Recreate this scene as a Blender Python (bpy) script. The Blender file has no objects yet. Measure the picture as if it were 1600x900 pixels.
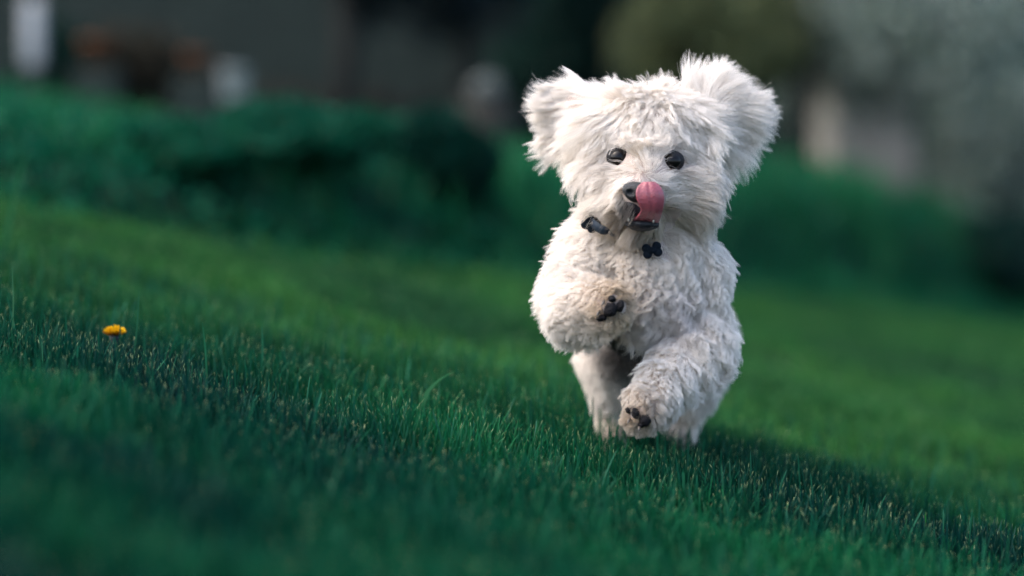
import bpy, bmesh, math, random
import numpy as np
from mathutils import Vector, Matrix, kdtree, noise

rng = np.random.default_rng(11)
random.seed(11)
scene = bpy.context.scene
COL = scene.collection

# ------------------------------------------------------------------ camera, sky, sun, exposure
D = 2.65                       # metres from lens to the dog
LENS = 85.0
F = 1600 * LENS / 36.0         # focal length in photograph pixels
CAM_Z = 0.351
PITCH = math.atan(220 / F)
cam_data = bpy.data.cameras.new("camera")
cam = bpy.data.objects.new("camera", cam_data)
COL.objects.link(cam)
cam.location = (0, -D, CAM_Z)
cam.rotation_euler = (math.pi / 2 - PITCH, 0, 0)
cam_data.lens = LENS
cam_data.sensor_width = 36
cam_data.clip_start = 0.05
cam_data.clip_end = 1000
cam_data.dof.use_dof = True
cam_data.dof.focus_distance = D - 0.035
cam_data.dof.aperture_fstop = 1.7
scene.camera = cam

SUN_EL, SUN_ROT = math.radians(52), math.radians(-95)
world = bpy.data.worlds.new("World")
scene.world = world
world.use_nodes = True
nt = world.node_tree
sky = nt.nodes.new("ShaderNodeTexSky")
sky.sky_type = 'NISHITA'
sky.sun_disc = False
sky.sun_elevation = SUN_EL
sky.sun_rotation = SUN_ROT
sky.air_density = 1.0
sky.dust_density = 4.0
sky.ozone_density = 1.0
nt.nodes["Background"].inputs[1].default_value = 0.15
nt.links.new(sky.outputs[0], nt.nodes["Background"].inputs[0])
sun_d = bpy.data.lights.new("sun", 'SUN')
sun_d.energy = 0.65
sun_d.angle = math.radians(95)
sun_d.color = (1.0, 0.90, 0.78)
sun = bpy.data.objects.new("sun", sun_d)
COL.objects.link(sun)
sdir = Vector((math.sin(SUN_ROT) * math.cos(SUN_EL), math.cos(SUN_ROT) * math.cos(SUN_EL), math.sin(SUN_EL)))
sun.rotation_euler = sdir.to_track_quat('Z', 'Y').to_euler()

vs = scene.view_settings
vs.view_transform = 'Standard'
vs.look = 'None'
vs.gamma = 1
vs.exposure = 1.62
scene.render.engine = 'CYCLES'
cy = scene.cycles
cy.max_bounces = 10
cy.diffuse_bounces = 6
cy.glossy_bounces = 3
cy.transmission_bounces = 6
cy.use_denoising = True
cy.denoising_prefilter = 'FAST'
scene.cycles_curves.shape = 'RIBBONS'
scene.cycles_curves.subdivisions = 2


# ------------------------------------------------------------------ helpers
CP, SP = math.cos(PITCH), math.sin(PITCH)


def W(px, py, dy=0.0):
    """Point of the place that lies on the photograph's pixel (px, py), dy metres beyond the dog's face plane."""
    u, v = (px - 800) / F, (450 - py) / F
    d = np.array([u, CP + v * SP, -SP + v * CP])
    return np.array([0, -D, CAM_Z]) + d * ((D + dy) / d[1])


def proj(P):
    """Photograph pixels of world points (n x 3)."""
    q = P - np.array([0, -D, CAM_Z])
    fwd = q[:, 1] * CP - q[:, 2] * SP
    up = q[:, 1] * SP + q[:, 2] * CP
    return 800 + F * q[:, 0] / fwd, 450 - F * up / fwd, fwd


def tag(o, label=None, cat=None, group=None, kind=None):
    if label: o["label"] = label
    if cat: o["category"] = cat
    if group: o["group"] = group
    if kind: o["kind"] = kind
    return o


def empty(name, loc, label=None, cat=None, group=None):
    o = bpy.data.objects.new(name, None)
    o.empty_display_size = 0.05
    COL.objects.link(o)
    o.location = loc
    return tag(o, label, cat, group)


def link_mesh(name, me, mat=None, parent=None):
    o = bpy.data.objects.new(name, me)
    COL.objects.link(o)
    if mat: me.materials.append(mat)
    if parent is not None:
        o.parent = parent
        o.matrix_parent_inverse = Matrix.Translation(parent.location).inverted()
    return o


def np_mesh(name, V, faces, tint=None, smooth=True):
    """Mesh from V (n x 3) and faces (m x 3 or m x 4 int arrays, or a list of such)."""
    if not isinstance(faces, list): faces = [faces]
    me = bpy.data.meshes.new(name)
    me.vertices.add(len(V))
    me.vertices.foreach_set("co", np.ascontiguousarray(V, dtype=np.float32).ravel())
    loops = np.concatenate([f.ravel() for f in faces]).astype(np.int32)
    tot = np.concatenate([np.full(len(f), f.shape[1], np.int32) for f in faces])
    start = np.concatenate([[0], np.cumsum(tot)[:-1]]).astype(np.int32)
    me.loops.add(len(loops))
    me.loops.foreach_set("vertex_index", loops)
    me.polygons.add(len(tot))
    me.polygons.foreach_set("loop_start", start)
    me.polygons.foreach_set("use_smooth", np.full(len(tot), smooth))
    if tint is not None:
        a = me.attributes.new("tint", 'FLOAT_COLOR', 'POINT')
        a.data.foreach_set("color", np.concatenate([tint, np.ones((len(V), 1))], 1).astype(np.float32).ravel())
    me.update()
    me.validate()
    return me


def bm_mesh(name, bm, smooth=True):
    me = bpy.data.meshes.new(name)
    bm.normal_update()
    bm.to_mesh(me)
    bm.free()
    if smooth:
        me.polygons.foreach_set("use_smooth", np.ones(len(me.polygons), bool))
    return me


def material(name, color, rough=0.7, spec=0.3, noise_scale=None, noise_amt=0.35, bump=0.0, bump_scale=60.0, coat=0.0, sss=0.0):
    m = bpy.data.materials.new(name)
    m.use_nodes = True
    t = m.node_tree
    b = t.nodes["Principled BSDF"]
    b.inputs["Base Color"].default_value = (*color, 1)
    b.inputs["Roughness"].default_value = rough
    b.inputs["Specular IOR Level"].default_value = spec
    b.inputs["Coat Weight"].default_value = coat
    b.inputs["Coat Roughness"].default_value = 0.15
    if sss:
        b.inputs["Subsurface Weight"].default_value = sss
        b.inputs["Subsurface Radius"].default_value = (0.006, 0.002, 0.0015)
        b.inputs["Subsurface Scale"].default_value = 1.0
    tc = t.nodes.new("ShaderNodeTexCoord")
    if noise_scale:
        n = t.nodes.new("ShaderNodeTexNoise")
        n.inputs["Scale"].default_value = noise_scale
        n.inputs["Detail"].default_value = 5
        t.links.new(tc.outputs["Object"], n.inputs["Vector"])
        mx = t.nodes.new("ShaderNodeMix")
        mx.data_type = 'RGBA'
        mx.inputs["A"].default_value = (*[c * (1 - noise_amt) for c in color], 1)
        mx.inputs["B"].default_value = (*[min(1, c * (1 + noise_amt)) for c in color], 1)
        t.links.new(n.outputs["Fac"], mx.inputs["Factor"])
        t.links.new(mx.outputs["Result"], b.inputs["Base Color"])
    if bump:
        n2 = t.nodes.new("ShaderNodeTexNoise")
        n2.inputs["Scale"].default_value = bump_scale
        n2.inputs["Detail"].default_value = 6
        t.links.new(tc.outputs["Object"], n2.inputs["Vector"])
        bp = t.nodes.new("ShaderNodeBump")
        bp.inputs["Strength"].default_value = bump
        bp.inputs["Distance"].default_value = 0.004
        t.links.new(n2.outputs["Fac"], bp.inputs["Height"])
        t.links.new(bp.outputs["Normal"], b.inputs["Normal"])
    return m


def leafy(name, transl=0.35, gloss=0.06, rough=0.4, gain=(1, 1, 1)):
    """Leaf, blade or hair material: the colour comes from the attribute 'tint', light passes through."""
    m = bpy.data.materials.new(name)
    m.use_nodes = True
    t = m.node_tree
    t.nodes.remove(t.nodes["Principled BSDF"])
    out = t.nodes["Material Output"]
    at = t.nodes.new("ShaderNodeAttribute")
    at.attribute_name = "tint"
    mul = t.nodes.new("ShaderNodeMix")
    mul.data_type = 'RGBA'
    mul.blend_type = 'MULTIPLY'
    mul.inputs["Factor"].default_value = 1
    mul.inputs["B"].default_value = (*gain, 1)
    t.links.new(at.outputs["Color"], mul.inputs["A"])
    df = t.nodes.new("ShaderNodeBsdfDiffuse")
    tr = t.nodes.new("ShaderNodeBsdfTranslucent")
    t.links.new(mul.outputs["Result"], df.inputs["Color"])
    t.links.new(mul.outputs["Result"], tr.inputs["Color"])
    mx = t.nodes.new("ShaderNodeMixShader")
    mx.inputs[0].default_value = transl
    t.links.new(df.outputs[0], mx.inputs[1])
    t.links.new(tr.outputs[0], mx.inputs[2])
    gl = t.nodes.new("ShaderNodeBsdfGlossy")
    gl.inputs["Roughness"].default_value = rough
    m2 = t.nodes.new("ShaderNodeMixShader")
    m2.inputs[0].default_value = gloss
    t.links.new(mx.outputs[0], m2.inputs[1])
    t.links.new(gl.outputs[0], m2.inputs[2])
    t.links.new(m2.outputs[0], out.inputs["Surface"])
    return m


def fnoise(P, scale, seed=0.0):
    """Smooth value noise in -1..1 for points n x 2 or n x 3 (sum of rotated sines, cheap)."""
    x = P[:, 0] * scale; y = P[:, 1] * scale
    z = P[:, 2] * scale if P.shape[1] > 2 else 0.0
    s = seed * 12.9898
    return (np.sin(x * 1.7 + 1.3 * np.sin(y * 1.1 + z * 0.7 + s) + s)
            + np.sin(y * 1.9 + 1.4 * np.sin(z * 1.3 + x * 0.9 + 2 * s) + 1.7 * s)
            + np.sin((x + y) * 2.9 + z * 2.3 + 1.1 * np.sin(x * 2.1 - y * 1.7 + s) + 0.6 * s)) / 3


def unit(v):
    return v / np.maximum(np.linalg.norm(v, axis=-1, keepdims=True), 1e-9)


def sstep(a, b, x):
    t = np.clip((x - a) / (b - a), 0, 1)
    return t * t * (3 - 2 * t)


# ------------------------------------------------------------------ ground
EX = np.array([-9, -4.0, -0.995, -0.58, 0.09, 1.05, 2.54, 8.0, 14])
EY = np.array([0.9, 1.1, 2.05, 2.85, 4.15, 7.0, 9.35, 14.0, 16])


def edge_y(x):
    """Where the mown lawn ends and the rough bank begins."""
    return np.interp(x, EX, EY)


def zg(x, y):
    x = np.asarray(x, float); y = np.asarray(y, float)
    z = -0.22 * 8 * np.tanh(x / 8)
    z = z + 0.006 * np.sin(x * 5.1 + 1.2 * np.sin(y * 3.3)) + 0.006 * np.sin(y * 4.3 + x * 1.7)
    e = y - edge_y(x)
    rise = 0.09 + 0.09 * sstep(-1.2, -0.2, x) + 0.18 * sstep(0.3, 1.2, x)
    z = z + rise * sstep(0.0, 0.7, e)
    z = z + 9.0 * sstep(17, 60, y)
    return z


def spaced(lo, hi, fine_lo, fine_hi, step, growth=1.22):
    a = list(np.arange(fine_lo, fine_hi + 1e-6, step))
    s, v = step, fine_lo
    left = []
    while v > lo:
        s *= growth; v -= s; left.append(v)
    s, v = step, a[-1]
    right = []
    while v < hi:
        s *= growth; v += s; right.append(v)
    return np.array(left[::-1] + a + right)


gx = spaced(-200, 200, -3.0, 3.6, 0.07)
gy = spaced(-60, 260, -2.6, 13, 0.09)
GX, GY = np.meshgrid(gx, gy)
GV = np.stack([GX.ravel(), GY.ravel(), zg(GX, GY).ravel()], 1)
nx, ny = len(gx), len(gy)
ii = (np.arange(ny - 1)[:, None] * nx + np.arange(nx - 1)[None, :]).ravel()
GFc = np.stack([ii, ii + 1, ii + nx + 1, ii + nx], 1)
soil = material("soil_and_moss", (0.006, 0.020, 0.012), rough=0.95, spec=0.1, noise_scale=9, noise_amt=0.5, bump=0.6, bump_scale=40)
ground = link_mesh("ground", np_mesh("ground", GV, GFc), soil)
tag(ground, "sloping garden ground under the grass", None, None, "structure")

# ------------------------------------------------------------------ grass
grass_mat = leafy("grass_blades", transl=0.30, gloss=0.006, rough=0.45)


def blades(x, y, h, w, lean, az, col, tip, segs, curl=0.6):
    """Numpy grass: returns vertices, faces, tints. Each blade has segs rows of two and a tip vertex."""
    n = len(x)
    z = zg(x, y) - 0.004
    dx, dy = np.cos(az), np.sin(az)
    face = az + np.pi / 2 + rng.normal(0, 0.6, n)
    wx, wy = np.cos(face), np.sin(face)
    V = np.empty((n, 2 * segs + 1, 3)); T = np.empty((n, 2 * segs + 1, 3))
    for k in range(segs + 1):
        t = 1.0 if k == segs else 0.91 * k / (segs - 1)
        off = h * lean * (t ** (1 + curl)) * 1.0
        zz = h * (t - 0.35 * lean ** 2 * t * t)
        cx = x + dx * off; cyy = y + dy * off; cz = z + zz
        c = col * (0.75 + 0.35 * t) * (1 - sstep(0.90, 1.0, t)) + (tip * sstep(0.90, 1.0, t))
        if k < segs:
            ww = 0.5 * w * (1 - 0.45 * t ** 1.5)
            V[:, 2 * k] = np.stack([cx - wx * ww, cyy - wy * ww, cz], 1)
            V[:, 2 * k + 1] = np.stack([cx + wx * ww, cyy + wy * ww, cz], 1)
            T[:, 2 * k] = c; T[:, 2 * k + 1] = c
        else:
            V[:, 2 * k] = np.stack([cx, cyy, cz], 1); T[:, 2 * k] = c
    base = (np.arange(n) * (2 * segs + 1))[:, None]
    q = [base + np.array([[2 * k, 2 * k + 1, 2 * k + 3, 2 * k + 2]]) for k in range(segs - 1)]
    tri = base + np.array([[2 * segs - 2, 2 * segs - 1, 2 * segs]])
    fs = ([np.concatenate(q)] if q else []) + [tri]
    return V.reshape(-1, 3), fs, T.reshape(-1, 3)


def join(parts):
    Vs, Fs, Ts, o = [], [], [], 0
    for V, fs, T in parts:
        Vs.append(V); Ts.append(T)
        Fs += [f + o for f in fs]
        o += len(V)
    return np.concatenate(Vs), Fs, np.concatenate(Ts)


def scatter(d0, d1, dens, margin=0.12):
    """Random ground positions between distances d0 and d1 from the lens, inside the view and a margin beside it."""
    k = 800 / F * 1.06
    wmax = k * d1 + margin
    n = int(dens * 2 * wmax * (d1 - d0))
    x = rng.uniform(-wmax, wmax, n); d = rng.uniform(d0, d1, n)
    keep = np.abs(x) < k * d + margin
    return x[keep], d[keep] - D


def lawn_tint(x, y):
    P = np.stack([x, y], 1)
    n1 = fnoise(P, 1.9, 1); n2 = fnoise(P, 5.5, 2)
    t = np.clip(0.46 + 0.56 * n1 + 0.46 * n2, 0, 1)[:, None]
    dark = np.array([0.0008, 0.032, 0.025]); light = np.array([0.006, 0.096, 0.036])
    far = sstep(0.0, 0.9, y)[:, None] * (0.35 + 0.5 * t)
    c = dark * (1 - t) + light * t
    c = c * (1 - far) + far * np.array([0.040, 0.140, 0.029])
    r = rng.normal(1, 0.18, (len(x), 1))
    return np.clip(c * r * (1 + rng.normal(0, 0.06, (len(x), 3))), 0.002, 0.6)


def lawn_part(d0, d1, dens, hmin, hmax, wmin, wmax, segs, margin):
    x, y = scatter(d0, d1, dens, margin)
    e = y - edge_y(x)
    keep = e < 0.25
    x, y = x[keep], y[keep]
    n = len(x)
    P = np.stack([x, y], 1)
    clump = 0.5 + 0.5 * fnoise(P, 11, 5)
    h = rng.uniform(hmin, hmax, n) * (0.55 + 0.7 * clump)
    w = rng.uniform(wmin, wmax, n)
    lean = np.abs(rng.normal(0.25, 0.25, n)).clip(0, 0.95)
    az = rng.uniform(0, 2 * np.pi, n)
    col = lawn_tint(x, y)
    pale = rng.random(n) < 0.08 + 0.30 * np.exp(-((y + 0.02) / 0.28) ** 2)
    tip = np.where(pale[:, None], np.array([0.60, 0.70, 0.36]) * rng.uniform(0.25, 1.2, (n, 1)), col * 1.25)
    return blades(x, y, h, w, lean, az, col, tip, segs)


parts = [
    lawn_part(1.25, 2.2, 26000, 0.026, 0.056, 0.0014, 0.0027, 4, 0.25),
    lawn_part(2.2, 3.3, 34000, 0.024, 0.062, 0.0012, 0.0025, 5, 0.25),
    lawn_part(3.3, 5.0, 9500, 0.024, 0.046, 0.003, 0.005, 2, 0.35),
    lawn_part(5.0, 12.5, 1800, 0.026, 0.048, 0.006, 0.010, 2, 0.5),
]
# taller uncut stems that stand above the lawn
x, y = scatter(1.9, 3.6, 900, 0.2)
n = len(x)
col = np.tile(np.array([0.006, 0.075, 0.040]), (n, 1)) * rng.uniform(0.6, 1.3, (n, 1))
parts.append(blades(x, y, rng.uniform(0.045, 0.076, n), rng.uniform(0.0016, 0.0032, n), np.abs(rng.normal(0.2, 0.2, n)),
                    rng.uniform(0, 6.28, n), col, col * 1.3 + 0.02, 6))


def long_blade(px0, py0, px1, py1, dy, w, bend=0.0, col=(0.03, 0.17, 0.07)):
    """One single conspicuous blade from foot pixel to tip pixel."""
    a, b = W(px0, py0, dy), W(px1, py1, dy - 0.01)
    a[2] = min(a[2], zg(a[0], a[1]))
    S = 9
    V = []; T = []
    side = np.array([1, 0.3, 0.0])
    for k in range(S):
        t = k / (S - 1)
        c = a * (1 - t) + b * t + np.array([bend * math.sin(math.pi * t), 0, abs(bend) * 0.8 * math.sin(math.pi * t)])
        ww = 0.5 * w * (1 - t ** 2.5) + 0.0001
        V += [c - side * ww, c + side * ww]
        T += [np.array(col) * (0.8 + 0.5 * t)] * 2
    f = np.array([[2 * k, 2 * k + 1, 2 * k + 3, 2 * k + 2] for k in range(S - 1)])
    return np.array(V), [f], np.array(T)


parts += [
    long_blade(655, 640, 714, 578, 0.12, 0.007, -0.012, (0.05, 0.19, 0.08)),
    long_blade(2, 350, 43, 238, 0.9, 0.006, -0.004, (0.03, 0.15, 0.06)),
    long_blade(200, 530, 217, 452, 0.05, 0.0022, 0.003, (0.02, 0.10, 0.05)),
    long_blade(16, 520, 19, 418, 0.02, 0.0016, 0.002, (0.05, 0.15, 0.07)),
    long_blade(1436, 890, 1446, 800, 0.03, 0.005, 0.002, (0.03, 0.22, 0.03)),
    long_blade(405, 590, 409, 505, 0.10, 0.0028, 0.002, (0.02, 0.12, 0.06)),
    long_blade(322, 560, 316, 503, 0.04, 0.0024, 0.002, (0.02, 0.13, 0.06)),
    long_blade(975, 800, 984, 738, -0.02, 0.0024, 0.001, (0.2, 0.30, 0.16)),
    long_blade(1040, 800, 1036, 770, -0.02, 0.0024, 0.001, (0.2, 0.30, 0.16)),
    long_blade(1350, 850, 1357, 788, 0.0, 0.0022, 0.001, (0.15, 0.30, 0.14)),
    long_blade(1195, 810, 1203, 762, 0.0, 0.0024, 0.001, (0.15, 0.30, 0.14)),
]
V, Fs, T = join(parts)
# keep the floor of the dog's stride free of blades poking through the paws (the grass is trodden there)
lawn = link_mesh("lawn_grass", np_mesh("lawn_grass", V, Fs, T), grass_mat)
tag(lawn, "dark green mown lawn grass with pale cut tips", None, None, "stuff")
N_LAWN = sum(len(f) for f in Fs)

# ------------------------------------------------------------------ leaf meshes


def leaf_faces(P, size, col, up=0.35, stretch=1.8):
    """Small pointed two-triangle leaves (folded) at points P."""
    n = len(P)
    a = unit(rng.normal(0, 1, (n, 3)) + np.array([0, 0, -0.25]))
    nrm = unit(rng.normal(0, 1, (n, 3)) + np.array([0, 0, up * 3]))
    b = unit(np.cross(a, nrm))
    s = (size if np.ndim(size) else np.full(n, size))[:, None] * rng.uniform(0.6, 1.3, (n, 1))
    fold = unit(np.cross(b, a)) * s * 0.12
    V = np.stack([P - a * s * 0.5, P + b * s * 0.5 / stretch + fold, P + a * s * 0.5, P - b * s * 0.5 / stretch + fold], 1)
    base = (np.arange(n) * 4)[:, None]
    f = np.concatenate([base + np.array([[0, 1, 2]]), base + np.array([[0, 2, 3]])])
    return V.reshape(-1, 3), [f], np.repeat(col, 4, axis=0)


def jitter(c, n, a=0.25):
    c = np.asarray(c, float)
    return np.clip(c * rng.uniform(1 - a, 1 + a, (n, 1)) * rng.uniform(0.9, 1.1, (n, 3)), 0.001, 0.9)


leaf_mat = leafy("leaves", transl=0.3, gloss=0.008, rough=0.4)
petal_white = leafy("blossom", transl=0.3, gloss=0.02)

# rough bank beyond the lawn: tall weeds and blades as one mass
n = 46000
x = rng.uniform(-4.5, 6.0, n)
back = rng.random(n) ** 1.4 * 6.0 - 0.35
y = edge_y(x) + back
k = np.abs(x) < 0.235 * (y + D) + 0.8
x, y, back = x[k], y[k], back[k]
n = len(x)
P2 = np.stack([x, y], 1)
mott = np.clip(0.5 + 0.45 * fnoise(P2, 2.6, 3) + 0.3 * fnoise(P2, 7, 4), 0, 1)[:, None]
col = (1 - mott) * np.array([0.002, 0.055, 0.034]) + mott * np.array([0.014, 0.130, 0.048])
front = sstep(0.45, 0.0, back)[:, None]
col = col * rng.uniform(0.7, 1.3, (n, 1))
h = rng.uniform(0.06, 0.17, n) * (0.6 + 0.9 * mott[:, 0]) * (0.62 + 0.38 * sstep(-0.8, 0.0, x) + 0.5 * sstep(0.2, 1.5, x)) * (0.35 + 0.65 * sstep(-0.35, 0.35, back))
under_parts = [blades(x, y, h, rng.uniform(0.008, 0.016, n), np.abs(rng.normal(0.35, 0.3, n)).clip(0, 0.9), rng.uniform(0, 6.28, n), col, col * 1.2, 2)]
n = 30000
x = rng.uniform(-4.5, 6.0, n); back = rng.random(n) ** 1.3 * 2.2
y = edge_y(x) + back
k = np.abs(x) < 0.235 * (y + D) + 0.8
x, y = x[k], y[k]; n = len(x)
P3 = np.stack([x, y, zg(x, y) + rng.random(n) ** 1.5 * 0.11], 1)
under_parts.append(leaf_faces(P3, rng.uniform(0.02, 0.045, n), jitter((0.004, 0.085, 0.045), n, 0.6)))
V, Fs, T = join(under_parts)
under = link_mesh("undergrowth", np_mesh("undergrowth", V, Fs, T), leaf_mat)
tag(under, "rough taller weeds on the bank where the mown lawn ends", None, None, "stuff")


def ground_pt(x, y):
    return Vector((x, y, float(zg(x, y))))


def tube(bm, pts, radii, seg=8):
    """Tapered tube along pts in bmesh."""
    rings = []
    pts = [Vector(p) for p in pts]
    for i, p in enumerate(pts):
        t = (pts[min(i + 1, len(pts) - 1)] - pts[max(i - 1, 0)]).normalized()
        a = t.orthogonal().normalized() if i == 0 else (a - t * a.dot(t)).normalized()
        b = t.cross(a)
        rings.append([bm.verts.new(p + (a * math.cos(2 * math.pi * s / seg) + b * math.sin(2 * math.pi * s / seg)) * radii[i]) for s in range(seg)])
    for r0, r1 in zip(rings, rings[1:]):
        for s in range(seg):
            bm.faces.new((r0[s], r0[(s + 1) % seg], r1[(s + 1) % seg], r1[s]))
    bm.faces.new(rings[0][::-1]); bm.faces.new(rings[-1])


bark = material("bark", (0.022, 0.023, 0.021), rough=0.9, spec=0.15, noise_scale=14, noise_amt=0.5, bump=0.8, bump_scale=30)


def blob_points(n, c, r, lumps=9, shell=0.5):
    """Points in an uneven crown: lumps of different size inside the ellipsoid r about c."""
    c = np.asarray(c, float); r = np.asarray(r, float)
    L = unit(rng.normal(0, 1, (lumps, 3))) * rng.uniform(0.25, 0.75, (lumps, 1))
    R = rng.uniform(0.28, 0.55, lumps)
    w = R ** 2 / (R ** 2).sum()
    i = rng.choice(lumps, n, p=w)
    u = unit(rng.normal(0, 1, (n, 3))) * (shell + (1 - shell) * rng.random((n, 1)) ** 0.6)
    return c + (L[i] + u * R[i][:, None]) * r


def shrub(name, x, y, w, h, n, col, size, label, cat="shrub", group=None, depth=None, low=0.0):
    """Shrub thing: stems and foliage."""
    o = empty(name, ground_pt(x, y), label, cat, group)
    g = o.location
    bm = bmesh.new()
    for k in range(6):
        a = k * 1.05 + random.random()
        e = g + Vector((math.cos(a) * w * 0.32, math.sin(a) * w * 0.3, h * (0.55 + 0.3 * random.random())))
        m = g.lerp(e, 0.5) + Vector((0, 0, 0.06 * h))
        tube(bm, [g - Vector((0, 0, 0.03)), m, e], [0.02 * h, 0.014 * h, 0.006 * h], 6)
    link_mesh("stem", bm_mesh("stem", bm), bark, o)
    P = blob_points(n, (g.x, g.y, g.z + h * (0.5 + low)), (w * 0.62, (depth or w) * 0.62, h * 0.62), 12)
    P = P[P[:, 2] > zg(P[:, 0], P[:, 1]) - 0.01]
    Vv, ff, tt = leaf_faces(P, size, jitter(col, len(P), 0.4))
    link_mesh("foliage", np_mesh("foliage", Vv, ff, tt), leaf_mat, o)
    return o


def tree(name, x, y, height, crown_c, crown_r, n, cols, size, label, mat=None, trunk_r=0.09, lean=0.0, lumps=14, shell=0.4):
    """Tree thing: trunk with limbs, crown of leaves."""
    o = empty(name, ground_pt(x, y), label, "tree")
    g = o.location
    cc = g + Vector(crown_c)
    bm = bmesh.new()
    top = g + Vector((lean, 0.05, height))
    tube(bm, [g - Vector((0, 0, 0.15)), g.lerp(top, 0.35) + Vector((0.03, 0, 0)), g.lerp(top, 0.7) - Vector((0.03, 0, 0)), top],
         [trunk_r * 1.3, trunk_r, trunk_r * 0.75, trunk_r * 0.4], 10)
    for k in range(9):
        t = 0.35 + 0.07 * k
        s = g.lerp(top, t)
        a = k * 2.4
        e = cc + Vector((math.cos(a) * crown_r[0] * 0.65, math.sin(a) * crown_r[1] * 0.65, (random.random() - 0.4) * crown_r[2]))
        tube(bm, [s, s.lerp(e, 0.5) + Vector((0, 0, 0.08)), e], [trunk_r * 0.45, trunk_r * 0.28, trunk_r * 0.1], 7)
    link_mesh("trunk", bm_mesh("trunk", bm), bark, o)
    P = blob_points(n, cc, crown_r, lumps, shell)
    ci = rng.choice(len(cols), len(P), p=[c[1] for c in cols])
    col = np.array([c[0] for c in cols])[ci] * rng.uniform(0.65, 1.3, (len(P), 1))
    Vv, ff, tt = leaf_faces(P, size, col)
    link_mesh("crown", np_mesh("crown", Vv, ff, tt), mat or leaf_mat, o)
    return o


def at_px(px, d):
    return (px - 800) / F * d, d - D


# dark shrubs along the foot of the bank
x, y = at_px(690, 6.75)
shrub("shrub", x, y, 0.34, 0.26, 7000, (0.003, 0.042, 0.029), 0.03, "dark rounded shrub on the bank just left of the dog", low=0.05)
x, y = at_px(470, 6.2)
shrub("shrub", x, y, 0.5, 0.16, 5000, (0.004, 0.075, 0.042), 0.03, "low wide dark shrub at the lawn edge left of the rounded one")
x, y = at_px(300, 5.7)
shrub("shrub", x, y, 0.42, 0.13, 4000, (0.005, 0.085, 0.045), 0.028, "small low shrub at the lawn edge above the dandelion")
x, y = at_px(1570, 12.2)
shrub("shrub", x, y, 0.62, 0.42, 6000, (0.004, 0.026, 0.022), 0.05, "near-black shrub at the right edge below the pale blossom")

# ------------------------------------------------------------------ far background
wood = material("weathered_wood", (0.023, 0.034, 0.030), rough=0.85, spec=0.2, noise_scale=6, noise_amt=0.4, bump=0.4, bump_scale=25)


def box_bm(cx, cy, cz, sx, sy, sz, bev=0.0):
    bm = bmesh.new()
    bmesh.ops.create_cube(bm, size=1)
    bmesh.ops.scale(bm, vec=(sx, sy, sz), verts=bm.verts)
    bmesh.ops.translate(bm, vec=(cx, cy, cz), verts=bm.verts)
    if bev:
        bmesh.ops.bevel(bm, geom=list(bm.edges), offset=bev, segments=2, profile=0.5, affect='EDGES')
    return bm


# board fence behind the left half
fx0, fx1, fy = -5.2, 0.9, 12.2
fence = empty("board_fence", ground_pt(-2, fy), "dark weathered board fence behind the bank on the left", "fence")
i = 0
xx = fx0
while xx < fx1:
    w_ = random.uniform(0.135, 0.15)
    z0 = float(zg(xx, fy)) - 0.02
    hgt = 1.75 + random.uniform(-0.02, 0.02)
    me = bm_mesh("board", box_bm(xx + w_ / 2, fy + random.uniform(-0.006, 0.006), z0 + hgt / 2, w_ - 0.008, 0.022, hgt, 0.003), False)
    link_mesh("board", me, wood, fence)
    xx += w_
for rz in (0.4, 1.3):
    bm = bmesh.new()
    zA, zB = float(zg(fx0, fy)) + rz, float(zg(fx1, fy)) + rz
    tube(bm, [(fx0, fy + 0.05, zA), ((fx0 + fx1) / 2, fy + 0.05, float(zg((fx0 + fx1) / 2, fy)) + rz), (fx1, fy + 0.05, zB)], [0.04] * 3, 4)
    link_mesh("rail", bm_mesh("rail", bm, False), wood, fence)

white_paint = material("white_paint", (0.42, 0.44, 0.45), rough=0.5, noise_scale=20, noise_amt=0.12)
terracotta = material("terracotta", (0.11, 0.042, 0.018), rough=0.85, noise_scale=25, noise_amt=0.3)
bucket_white = material("bucket_white", (0.80, 0.82, 0.84), rough=0.4, noise_scale=20, noise_amt=0.08)
stone = material("pale_stone", (0.075, 0.088, 0.084), rough=0.9, noise_scale=12, noise_amt=0.35, bump=0.6)

# white post at the far left
def z_at(py, d):
    return CAM_Z + (230 - py) / F * d

d = 11.5
x, y = at_px(55, d)
zb, zt = z_at(175, d), z_at(12, d)
g = ground_pt(x, y)
o = empty("white_post", g, "white painted post with a cap at the far left of the background", "post")
bm = box_bm(x, y, (z_at(105, d) + zt) / 2, 0.08, 0.08, zt - z_at(105, d), 0.01)
link_mesh("shaft", bm_mesh("shaft", bm), white_paint, o)
bm = bmesh.new()
bmesh.ops.create_cone(bm, segments=4, radius1=0.07, radius2=0.0, depth=0.05, cap_ends=True)
bmesh.ops.rotate(bm, cent=(0, 0, 0), matrix=Matrix.Rotation(math.pi / 4, 3, 'Z'), verts=bm.verts)
bmesh.ops.translate(bm, vec=(x, y, zt + 0.025), verts=bm.verts)
link_mesh("cap", bm_mesh("cap", bm, False), white_paint, o)
bm = box_bm(x, y, (z_at(105, d) - 0.002 + g.z - 0.1) / 2, 0.07, 0.07, z_at(105, d) - 0.002 - g.z + 0.1, 0.006)
link_mesh("foot", bm_mesh("foot", bm), wood, o)


def lathe(prof, loc, seg=28):
    bm = bmesh.new()
    rings = []
    for r, z in prof:
        rings.append([bm.verts.new((loc[0] + r * math.cos(2 * math.pi * s / seg), loc[1] + r * math.sin(2 * math.pi * s / seg), loc[2] + z)) for s in range(seg)])
    for a, b in zip(rings, rings[1:]):
        for s in range(seg):
            bm.faces.new((a[s], a[(s + 1) % seg], b[(s + 1) % seg], b[s]))
    bm.faces.new(rings[0][::-1]); bm.faces.new(rings[-1])
    return bm


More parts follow.
